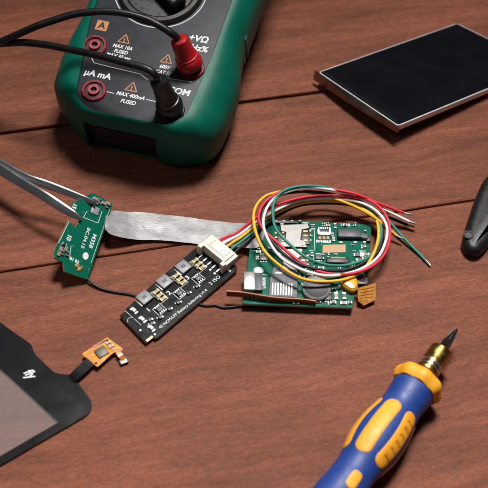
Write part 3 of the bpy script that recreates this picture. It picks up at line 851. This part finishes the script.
    for i in range(n):
        for j in range(6): F.append((i * 6 + j, i * 6 + (j + 1) % 6, (i + 1) * 6 + (j + 1) % 6, (i + 1) * 6 + j))
    F += [tuple(range(6)), tuple(range(n * 6, n * 6 + 6))]
    f.add(V, F); f.build('flex_strip', 'copper_strip', t, 40)
    # amber taped coil, camera block and kapton flag on the right
    c = MB(); p = P(350.5, 284.5, z + .15); c.lathe([(0, .31), (.2, .33), (.3, .26), (.33, .12), (.33, .01)], (p.x, p.y, z), (0, 0, 1), 24, shape=lambda q_: 1 + .12 * math.sin(3 * q_ + 1))
    c.build('taped_coil', 'amber_blob', t)
    c = MB(); p = P(362, 279, .5); c.box((.5, .52, .5), T((p.x, p.y, .26)) @ RZ(MA), .05, 0); c.lathe([(.5, .15), (.53, .14), (.53, .01)], (p.x, p.y, .01), (0, 0, 1), 20, mi=1)
    c.build('camera_block', ['chip_black', 'lens_purple'], t)
    c = MB(); cz = .42
    A, B, C_, D_ = P(357.5, 288, .46), P(375.8, 283, .4), P(375.5, 300, .22), P(364, 305.5, .2); E_ = P(358, 301, .3)
    qd = [A, E_, D_, C_, B]; nn = (B - A).cross(D_ - A).normalized()
    if nn.z < 0: nn = -nn
    c.add([v for v in qd] + [v - nn * .03 for v in qd], [(0, 1, 2, 3, 4), (9, 8, 7, 6, 5)] + [(i, (i + 1) % 5, 5 + (i + 1) % 5, 5 + i) for i in range(5)])
    fl = c.build('flex_flag', 'kapton_dull', t, 20)
    c = MB()
    for u0 in (.2, .4, .6, .8):
        a_, b_ = A.lerp(E_, u0), B.lerp(C_, u0); a_ = a_.lerp(b_, .12); b_ = a_.lerp(b_, .85)
        c.tube([a_ + nn * .004, b_ + nn * .004], .014, 6, smooth=False)
    c.build('traces', 'kapton_trace', fl, 0)
    c = MB(); p = P(366, 294, .3); c.box((.5, .4, .24), T((p.x, p.y + .05, .125)) @ RZ(.2), .03); c.build('flag_connector', 'chip_black', t)
    # passive parts
    parts = [(258.5, 252.5, 0, .16, .1), (264, 251, .3, .14, .09), (270.5, 249, 0, .14, .1), (310, 275.5, 0, .16, .1), (335, 226.5, 1.57, .2, .1), (332.5, 235.5, 1.57, .16, .1),
             (333.5, 240, 1.57, .16, .1), (364.5, 245, 1.57, .24, .1), (357, 255.5, 0, .24, .13), (366, 255, 0, .22, .12), (360, 260.5, .2, .26, .16), (355.5, 264, .5, .2, .12), (347, 266, 0, .16, .1),
             (312, 268, 0, .16, .1), (316, 263, 0, .14, .09), (321, 268.5, 0, .2, .1), (312, 255, 1.57, .16, .1), (322, 259, 0, .12, .08), (336, 296.5, 1.57, .26, .13), (344, 296.5, 1.57, .26, .13), (333, 303, 0, .2, .1),
             (343.5, 303.5, 0, .22, .12), (309.5, 294, .5, .24, .15), (310.5, 302.5, 0, .18, .1), (318.5, 302, 0, .16, .1), (305, 290, 0, .15, .1), (339.5, 286.5, 1.57, .2, .12), (304, 284, .4, .2, .12), (302, 277, 0, .2, .12),
             (258, 299, 0, .16, .1), (270, 300.2, 0, .16, .1), (250, 298.6, 0, .16, .1), (296, 303.2, 0, .2, .1), (328, 226, 0, .14, .08), (345, 226, 0, .14, .08), (350, 303, 0, .12, .1)]
    for i, (x, y, a, l, wd) in enumerate(parts):
        c = MB(); p = P(x, y, z); smd(c, (p.x, p.y, z), MA + a, l * 1.25, wd * 1.2, .07, 0, 1); c.build('capacitor', [('chip_tan', 'chip_black', 'chip_slate')[i % 3], 'solder'], t)
    rr = random.Random(11); keep = [(262, 262, 12, 9), (256, 252, 6, 8), (327, 226, 6, 3), (330, 256, 9, 3), (358, 250, 6, 5), (356, 262, 8, 5), (316, 258, 5, 5), (315, 272, 10, 3), (340, 291, 7, 3), (326, 302, 12, 3), (334, 270, 10, 2), (352, 226, 8, 2)]
    k = 0
    while k < 44:
        x0, y0, sx, sy = keep[k % len(keep)]; x, y = x0 + rr.uniform(-sx, sx), y0 + rr.uniform(-sy, sy); k += 1
        if math.hypot(x - 258.7, y - 270.3) < 9: continue
        p = P(x, y, z); c = MB(); smd(c, (p.x, p.y, z), MA + rr.choice((0, math.pi / 2)), .115, .07, .045, 0, 1)
        c.build('resistor', [('chip_black', 'chip_tan', 'chip_slate')[k % 3], 'solder'], t)
    for x, y, l, wd, hh, mt in ((263.5, 257, .36, .3, .08, 'chip_black'), (319, 256.5, .3, .26, .09, 'chip_slate'), (328, 296, .32, .34, .1, 'chip_black'), (362, 253.5, .2, .3, .1, 'nickel'), (313, 226, .22, .16, .08, 'chip_black')):
        c = MB(); R4(c, x, y, l, wd, hh, .015, 0)
        for q_ in (-1, 0, 1):
            for sd in (-1, 1):
                p = P(x, y, z + hh); c.box((.05, .06, .03), T((p.x, p.y, z + .015)) @ RZ(MA) @ T((q_ * l * .3, sd * (wd / 2 + .025), 0)), 0, 1)
        c.build('chip', [mt, 'solder'], t)
    i = MB()
    def at(x, y, a=0.0): p = P(x, y, z); return T((p.x, p.y, z + .001)) @ RZ(MA + a)
    def ln(pp, wd=.022): i.line([Vector((*P(x, y, z).to_2d(), 0)) for x, y in pp], wd, T((0, 0, z + .001)))
    ln([(310, 229.5), (314.2, 229), (314.8, 250), (309, 251)]); ln([(309, 254.5), (313.5, 254.3), (313.5, 259)]); ln([(253, 251), (269, 250.5)])
    ln([(316, 253.5), (320, 253.5)]); ln([(254, 274), (267, 275)]); ln([(352, 262), (364, 262), (365, 250)])
    e_ = [(.20 * math.cos(k * .35), .17 * math.sin(k * .35)) for k in range(18)]
    i.g.append((len(i.v), len(i.f))); i.loft(e_, [(0, 0), (.005, 0)], at(258.7, 270.3))
    i.text('PM4863', .2, at(323.5, 241.6), 0, .008, sx=.95); i.text('1616', .22, at(345, 224.8), 0, .004); i.text('T7', .17, at(363, 246.5, 1.57), 0, .006)
    i.text('K', .26, at(257.6, 258), 0, .012); i.text('U4503', .2, at(264, 283, 1.57), 0, .006)
    i.build_each('lettering', 'white_ink', bd)


make_main()


# ================================================================== silver ribbon and black aerial lead
def make_ribbon():
    t0 = P(180, 230, 0)
    st = [((104.5, 222), (105.0, 229.5), .80), ((107.0, 214), (109.5, 233.8), .74), ((112, 211.3), (117, 236.6), .58), ((122, 211.7), (127, 238.8), .40), ((135, 212.6), (138, 239.8), .24), ((152, 213.6), (154, 240.4), .14), ((175, 216), (174, 241.8), .09),
          ((200, 219.6), (198, 244.0), .10), ((224, 222.4), (222, 246.4), .16), ((244, 223.6), (242, 247.8), .3), ((258, 224), (254, 248.6), .44), ((266, 224), (262, 246), .46)]
    nc = 10; top = catmull([P(*a, z) for a, b, z in st], 6); bot = catmull([P(*b, z) for a, b, z in st], 6)
    V, F = [], []; n = len(top)
    for side in (0, -.022):
        for i in range(n):
            for j in range(nc + 1):
                p = top[i].lerp(bot[i], j / nc); k = math.sin(math.pi * j / nc)
                p.z += side + .035 * noise.noise((p.x * 1.3, p.y * 2.2, 1)) + .02 * noise.noise((p.x * 3.3, p.y * 4, 5)) - (.05 * k * max(0, 1 - i / 14)) + .028
                V.append(p)
    W = nc + 1
    for s in (0, 1):
        for i in range(n - 1):
            for j in range(nc):
                a = s * n * W + i * W + j; F.append((a, a + 1, a + W + 1, a + W))
    o = n * W
    for i in range(n - 1):
        for j in (0, nc): F.append((i * W + j, (i + 1) * W + j, o + (i + 1) * W + j, o + i * W + j))
    for j in range(nc):
        for i in (0, n - 1): F.append((i * W + j, i * W + j + 1, o + i * W + j + 1, o + i * W + j))
    b = MB(); b.add(V, F); r = b.build('ribbon_cable', 'ribbon_silver', None, 60)
    r['label'] = 'flat crinkled silver grey ribbon cable joining the two green boards'; r['category'] = 'ribbon cable'


make_ribbon()
b = MB()
b.tube([P(77, 265.5, .42), P(80, 270.5, .38), P(86, 277.5, .22), P(94, 284.5, .12), P(103, 289.3, .07), P(116, 292.2, .06), P(128, 294, .055), P(141, 297, .053), P(165, 300, .053), P(184, 302, .053), P(196, 303.5, .053), P(206, 305.6, .053), P(215, 305.2, .055),
        P(223, 307.4, .055), P(232, 307.0, .055), P(240, 306, .055), P(247, 307.2, .055), P(262, 309.5, .055), P(280, 308.5, .055)], .052, 10)
o = b.build('aerial_lead', 'black_rubber', None, 60); o['label'] = 'thin black lead from the small green board under the black board to the main board'; o['category'] = 'lead'


# ================================================================== small green board and tweezers
TRp, TLp, BRp = P(112.5, 204.5, .8), P(92, 193, 1.4), P(88, 279, .22)
AV = (BRp - TRp); AU = (TLp - TRp)
AN = AU.cross(AV).normalized()
if AN.z < 0: AN = -AN
AM = frame(TRp, -AV, AN); AI = AM.inverted()


def make_small():
    t = thing('antenna_board', 'small notched green circuit board held up at a slant by the tweezers', 'circuit board', T((BRp.x, BRp.y, 0)))

    def q(x, y): v = AI @ PP(x, y, TRp, AN); return Vector((v.x, v.y))
    pts = [(92.5, 192.6), (101, 197), (112.4, 203.6), (112.3, 206), (108.2, 219), (88.2, 278.6), (86.5, 279.3), (64.6, 271.6), (63.2, 262.5), (54.6, 257.8), (54.3, 251), (59.4, 240), (68.5, 220.2), (70.5, 222), (74.8, 227.5), (79.2, 221.5), (80, 215), (72, 209), (71.5, 204)]
    poly = [q(*p) for p in pts]
    b = MB(AM); b.loft(poly, [(-.1, 0), (-.012, 0)], mi=1, caps=(True, False)); b.loft(poly, [(-.012, 0), (0, .012)], mi=0, caps=(False, True))
    bd = b.build('board', ['pcb_green', 'board_edge'], t, 20)

    def at(x, y, a=0.0, z=.001): v = q(x, y); return T((v.x, v.y, z)) @ RZ(a)
    ca = math.pi                                              # lettering reads along the long side
    i = MB(AM)
    def ln(pp, wd=.022): i.line([Vector((*q(x, y), 0)) for x, y in pp], wd, T((0, 0, .001)))
    ln([(87, 211), (83.3, 217.5), (98, 223), (102, 211.5)]); ln([(69, 221.5), (58.5, 243)]); ln([(71, 246), (69.5, 258)]); ln([(109.8, 209), (91, 263)], .015)
    i.text('M358', .24, at(92.6, 241, ca), 0, .005, sx=1.2); i.text('BC.04.15', .2, at(85.6, 238, ca), 0, .003, sx=1.3)
    i.text('B1 B2', .18, at(74.5, 260.5, ca + 1.57), 0, .006); i.text('10', .26, at(69, 237.5, ca), 0, .01); i.text('15', .24, at(74.5, 206.2, ca), 0, .01)
    e_ = [(.16 * math.cos(k * .4), .13 * math.sin(k * .4)) for k in range(16)]
    i.g.append((len(i.v), len(i.f))); i.loft(e_, [(0, 0), (.004, 0)], at(85.6, 256))
    i.build_each('lettering', 'white_ink', bd)
    c = MB(AM); v = q(95, 210.5); c.box((.34, .34, .035), T((v.x, v.y, .018)), .01); c.build('solder_pad', 'solder', t)
    for x, y, k in ((95, 199, 0), (99, 201.4, 1), (103.5, 203.6, 0), (106.5, 206, 1), (97, 202.5, 1), (60.5, 249, 0), (64, 244.5, 1), (62, 253, 1), (65.5, 249, 0), (58.5, 254, 0), (67, 254, 1), (107.5, 203.7, 0)):
        c = MB(AM); v = q(x, y); smd(c, (v.x, v.y, 0), random.choice((0, 1.57)), .19, .13, .08, 0, 1); c.build('capacitor', ['chip_black' if k else 'chip_tan', 'solder'], t)
    c = MB(AM); v = q(80, 268.8)
    c.box((.3, .12, .04), T((v.x, v.y, .02)) @ RZ(-.5), .01); c.lathe([(0, .1), (.05, .1), (.06, .06), (.06, .01)], (q(77, 266).x, q(77, 266).y, 0), (0, 0, 1), 16)
    c.build('aerial_socket', 'gold', t)


def make_tweezers():
    tail = P(-150, 96, .35)
    t = thing('tweezers', 'steel tweezers reaching in from the left and gripping the small green board', 'tweezers', T((tail.x, tail.y, 0)))

    def arm(pix, wds, th, name, up):
        ctr = catmull([P(x, y, z) for x, y, z in pix], 8); n = len(ctr); V, F = [], []
        for i, p in enumerate(ctr):
            d = (ctr[min(i + 1, n - 1)] - ctr[max(i - 1, 0)]).normalized()
            s = d.cross(up).normalized(); nn = s.cross(d).normalized()
            u = i / (n - 1) * (len(wds) - 1); k = min(int(u), len(wds) - 2); wd = wds[k] + (wds[k + 1] - wds[k]) * (u - k)
            bv = .025
            for a, c in [(-.46, -.5), (.46, -.5), (.5, -.4), (.5, .1), (.38, .5), (.0, .58), (-.38, .5), (-.5, .1), (-.5, -.4)]:
                V.append(p + s * a * wd * 1.15 + nn * c * th)
        for i in range(n - 1):
            for j in range(9): F.append((i * 9 + j, i * 9 + (j + 1) % 9, (i + 1) * 9 + (j + 1) % 9, (i + 1) * 9 + j))
        F += [tuple(range(9))[::-1], tuple(range((n - 1) * 9, n * 9))]
        b = MB(); b.add(V, F); return b.build(name, 'steel', t, 25)
    zz = lambda x, y, o: PP(x, y, TRp, AN, o).z
    z1, z2 = zz(94.5, 200.5, .1), zz(80, 216.5, .05)
    arm([(-150, 96, .4), (-80, 128, .9), (-20, 154, 1.5), (22, 176, z1 + .35), (48, 185, z1 + .32), (70, 193.3, z1 + .2), (84, 198.8, z1 + .12), (96, 203.2, z1 + .02)], [.45, .5, .45, .34, .3, .27, .24, .14], .11, 'arm', Vector((.2, -.85, .6)))
    arm([(-150, 96.6, .36), (-80, 131, .9), (-20, 158, 1.5), (22, 183, z2 + .3), (45, 196.5, z2 + .34), (62, 207.5, z2 + .2), (73, 214, z2 + .1), (81.5, 219, z2)], [.45, .5, .45, .36, .36, .34, .28, .12], .11, 'arm', Vector((.25, -.85, .55)))


make_small(); make_tweezers()


# ================================================================== touch panel, lower left
def make_touch():
    z = .12
    t = thing('touch_panel', 'black bordered phone touch glass with orange flex tail, loose on the wood', 'touch screen', P(50, 410, 0))

    def Q(pp, zz=z): return [P(x, y, zz).to_2d() for x, y in pp]
    out_px = [(97.5, 408.5), (76.5, 381), (69.5, 374.5), (54.5, 373), (34, 353), (31.8, 344.5), (11.3, 330.5), (-90, 254), (-190, 410), (-60, 500)]
    op = Q(out_px); op = rounded(op, [.62, .12, .1, .2, .2, .15, .1, .4, .4, .4], 6)
    win = Q([(58.8, 422), (8, 375.5), (-78, 303), (-150, 408), (-45, 482)])
    win = ccw(rounded(win, [.04, .1, .1, .1, .1], 2)); op = ccw(op)
    # frame as a sheet with a hole
    bm = bmesh.new()
    vo = [bm.verts.new((p.x, p.y, z)) for p in op]; vi = [bm.verts.new((p.x, p.y, z)) for p in win]
    ed = [bm.edges.new((L_[i], L_[(i + 1) % len(L_)])) for L_ in (vo, vi) for i in range(len(L_))]
    bmesh.ops.triangle_fill(bm, edges=ed, use_beauty=True)
    r = bmesh.ops.extrude_face_region(bm, geom=bm.faces[:]); vs = [v for v in r['geom'] if isinstance(v, bmesh.types.BMVert)]
    for v in vs: v.co.z = .012
    bmesh.ops.recalc_face_normals(bm, faces=bm.faces)
    fr = MB(); fr.addbm(bm); border = fr.build('border', 'touch_black', t, 30)
    g = MB(); g.loft(inset(win, .004), [(z - .085, 0), (z - .006, 0)]); g.build('glass', 'window_glass', t, 0)
    l = MB(); p = P(29.5, 373.5, z); l.text('fly', .52, T((p.x, p.y, z + .002)) @ RZ(math.radians(-44)), 0, .012, .35, sx=.8); 
    l.build('logo', 'white_ink', border, 0)
    # flex tail
    def strip(pix, wd, th, mt, name, par, lab=None):
        c = catmull([P(*q_) for q_ in pix], 8); n = len(c); V, F = [], []
        for i, p_ in enumerate(c):
            d = (c[min(i + 1, n - 1)] - c[max(i - 1, 0)]); s = Vector((d.y, -d.x, 0)).normalized()
            V += [p_ - s * wd / 2, p_ + s * wd / 2, p_ + s * wd / 2 - Vector((0, 0, th)), p_ - s * wd / 2 - Vector((0, 0, th))]
        for i in range(n - 1):
            for j in range(4): F.append((i * 4 + j, i * 4 + (j + 1) % 4, (i + 1) * 4 + (j + 1) % 4, (i + 1) * 4 + j))
        F += [(3, 2, 1, 0), (n * 4 - 4, n * 4 - 3, n * 4 - 2, n * 4 - 1)]
        b_ = MB(); b_.add(V, F); return b_.build(name, mt, par, 30)
    tail = strip([(66, 384, .085), (71, 379.5, .13), (75, 375.5, .24), (82, 369, .27), (88, 363.5, .25), (93, 359, .24)], .40, .02, 'touch_black', 'flex_tail', t)
    k = MB(); zz = .26
    kp = rounded(Q([(81.7, 353.8), (107.6, 337), (112.6, 341.2), (123, 348.5), (121.5, 351.5), (113.5, 352.5), (97.4, 367)], zz), .06, 3)
    k.loft(kp, [(zz - .025, 0), (zz - .005, 0), (zz, .006)]); kap = k.build('flex_head', 'kapton', t, 20)
    c = MB(); p = P(101.5, 352.3, zz); c.box((.44, .40, .07), T((p.x, p.y, zz + .034)) @ RZ(math.radians(42)), .012); c.build('chip', 'olive_chip', kap)
    c = MB()
    for pp in ([(86, 354.2), (96, 363.4), (101.5, 359)], [(89, 352), (107, 340.2), (111, 343.5)], [(94, 346.5), (104.5, 340.5)], [(111, 351), (121, 349.3)], [(108, 346), (113, 348.5)]):
        c.line([Vector((*P(x, y, zz).to_2d(), 0)) for x, y in pp], .09, T((0, 0, zz)), h=.004)
    c.build('traces', 'kapton_trace', kap, 0)
    for x, y in ((108.5, 343), (111.5, 346.5)):
        c = MB(); p = P(x, y, zz); smd(c, (p.x, p.y, zz), .7, .16, .1, .06, 0, 1); c.build('capacitor', ['chip_tan', 'solder'], kap)
    strip([(118, 352, .255), (121, 356, .24), (124.5, 361, .14)], .2, .02, 'kapton_trace', 'flex_tip', kap)
    c = MB(); p = P(123.6, 360.6, .16); c.box((.34, .2, .14), T((p.x, p.y, .075)) @ RZ(math.radians(28)), .02, 0)
    for j in range(4): c.box((.03, .21, .02), T((p.x, p.y, .15)) @ RZ(math.radians(28)) @ T((-.1 + j * .065, 0, 0)), 0, 1)
    c.build('flex_plug', ['chip_slate', 'solder'], kap)


make_touch()


# ================================================================== screwdriver
def make_driver():
    a, e = P(456.6, 329.5, .97), P(356, 470, .97)
    ax = (e - a).normalized()
    t = thing('screwdriver', 'blue and yellow handled screwdriver with brass chuck and dark cross bit', 'screwdriver', T((a.x, a.y, 0)))

    def tz(px, py): return (P(px, py, .97) - a).dot(ax)
    t_bit, t_br0, t_br1, t_col0, t_col1 = tz(445, 344.5), tz(440.5, 350.3), tz(423.5, 371), tz(419, 377.5), tz(412.5, 387.5)
    # bit: hexagonal shank, cross-cut tip
    b = MB(); b.lathe([(.62, .17), (.7, .19), (t_br0 + .3, .19)], a, ax, 6)
    side = ax.orthogonal().normalized(); s2 = ax.cross(side)
    b.lathe([(0.0, .03), (.08, .065), (.5, .13), (.66, .16)], a, ax, 16)
    for k in range(4):
        q = math.pi / 4 + k * math.pi / 2; dv = side * math.cos(q) + s2 * math.sin(q); nn = ax.cross(dv)
        V = []
        for tt, r0, r1 in ((.0, .0, .07), (.42, .0, .17), (.64, .0, .165)):
            for rr, off in ((r0, -.035), (r1, -.03), (r1, .03), (r0, .035)): V.append(a + ax * tt + dv * rr + nn * off)
        F = [(i * 4 + j, i * 4 + (j + 1) % 4, (i + 1) * 4 + (j + 1) % 4, (i + 1) * 4 + j) for i in range(2) for j in range(4)] + [(0, 1, 2, 3), (11, 10, 9, 8)]
        b.add(V, F)
    b.build('bit', 'bit_steel', t, 30)
    c = MB(); L = t_col0 + .15
    c.lathe([(t_br0, .22), (t_br0, .42), (t_br0 + .05, .45), (t_br1 - .55, .45), (t_br1 - .53, .41), (t_br1 - .1, .41), (t_br1 - .08, .45), (t_br1 + .02, .44), (t_br1 + .04, .36), (L, .36)], a, ax, 40)
    ch = c.build('chuck', 'brass', t, 30)
    for o_ in (-.44, -.24):
        r_ = MB(); r_.lathe([(t_br1 + o_, .40), (t_br1 + o_ + .02, .455), (t_br1 + o_ + .08, .455), (t_br1 + o_ + .1, .40)], a, ax, 40, closed=False); r_.build('chuck_ring', 'chrome_ring', ch, 50)
    y = MB(); w_ = t_col1 - t_col0
    y.lathe([(t_col0 - .02, .5), (t_col0, .84), (t_col0 + .08, .93), (t_col0 + .2, .975), (t_col0 + w_ * .75, .97), (t_col1 + .05, .86), (t_col1 + .05, .4)], a, ax, 64, shape=lambda q: 1 + .035 * math.cos(8 * q + .4))
    y.build('collar', 'driver_yellow', t, 45)
    # handle profile
    T0 = t_col1 + .03
    prof = [(0, .81), (.15, .82), (.55, .79), (.9, .77), (1.2, .79), (1.6, .86), (2.0, .93), (2.5, .965), (3.0, .94), (3.45, .86), (3.8, .79), (4.1, .765), (4.5, .78), (5.2, .83), (6.4, .90), (8.2, .94), (9.2, .92), (9.8, .8), (10.1, .6), (10.2, .3)]
    pr = catmull([Vector((x, r, 0)) for x, r in prof], 4); pr = [(p.x, p.y) for p in pr]
    h = MB(); h.lathe([(T0 + x, r) for x, r in pr], a, ax, 48); hd = h.build('handle', 'driver_blue', t, 60)

    def rad(x):
        for (x0, r0), (x1, r1) in zip(pr, pr[1:]):
            if x0 <= x <= x1: return r0 + (r1 - r0) * (x - x0) / max(x1 - x0, 1e-6)
        return .5
    # inlaid yellow pads; the frame below puts angle 0 on top
    top = (Vector((0, 0, 1)) - ax * ax.z).normalized(); lat = ax.cross(top).normalized()

    def pad(ang, xa, xb, half, lift=.035):
        m = MB(); V, F = [], []; nu, nv = 60, 12
        for i in range(nu + 1):
            u = i / nu; x = xa + (xb - xa) * u
            Lh = (xb - xa); cap = half * .9
            e1 = min(x - xa, xb - x); wv = half if e1 > cap else half * math.sqrt(max(1 - ((cap - e1) / cap) ** 2, .0004))
            for j in range(nv + 1):
                vv = -1 + 2 * j / nv; edge = min(1, (1 - abs(vv)) * 5) * min(1, e1 / (.06) if e1 > 0 else 0)
                r_ = rad(x) + lift * (.1 + .9 * edge) - .012; q = ang + vv * wv / rad(x)
                V.append(a + ax * (T0 + x) + (top * math.cos(q) + lat * math.sin(q)) * r_)
        for i in range(nu):
            for j in range(nv): F.append((i * (nv + 1) + j, i * (nv + 1) + j + 1, (i + 1) * (nv + 1) + j + 1, (i + 1) * (nv + 1) + j))
        m.add(V, F); return m.build('grip_pad', 'driver_yellow', t, 60)
    step = math.pi / 3
    for k in range(6):
        pd = pad(PAD0 + k * step, 1.2, 3.72, .34)
        if k == PADTXT:
            e_ = MB(); q = PAD0 + k * step
            for j in range(6):
                x = 1.62 + j * .32; r_ = rad(x) + .024
                o_ = a + ax * (T0 + x) + (top * math.cos(q) + lat * math.sin(q)) * r_
                nrm = (top * math.cos(q) + lat * math.sin(q))
                M_ = frame(o_, ax, nrm)
                e_.box((.09 + .05 * (j % 2), .30, .016), M_, .006)
            e_.build('embossing', 'ochre', pd, 0)
    for k in (1, 3, 5): pad(PAD0 + (k + .5) * step, 4.35, 5.1, .22)


PAD0 = math.radians(12); PADTXT = 5
make_driver()


# ================================================================== black tool end at the right edge
def make_grip():
    z = .62
    px = [(465.5, 250.5), (461.8, 243.5), (463.5, 234), (469, 216), (475.5, 197), (483, 180), (520, 150), (560, 175), (505, 215), (489, 245), (480, 254), (472, 254.5)]
    poly = rounded([P(x, y, z * .6).to_2d() for x, y in px], .35, 5)
    o = P(470, 245, 0)
    t = thing('tool_handle', 'rounded black plastic handle end with a small dark hole at the right edge', 'tool handle', T(o))
    b = MB(); b.loft(poly, [(0.002, .12), (.08, .03), (.22, 0), (.40, .02), (.53, .1), (.6, .22), (.62, .36)])
    h = b.build('handle', 'black_rubber', t, 60)
    p = P(468.6, 234.8, .62); c = MB(); c.ring(.14, .22, .05, T((p.x, p.y, .6)), 0, 24); r_ = c.build('hole_rim', 'black_plastic', h, 40)
    c = MB(); c.lathe([(0, .14), (.005, .14), (.005, .01)], (p.x, p.y, .618), (0, 0, 1), 20); c.build('hole', 'chip_black', r_)


make_grip()
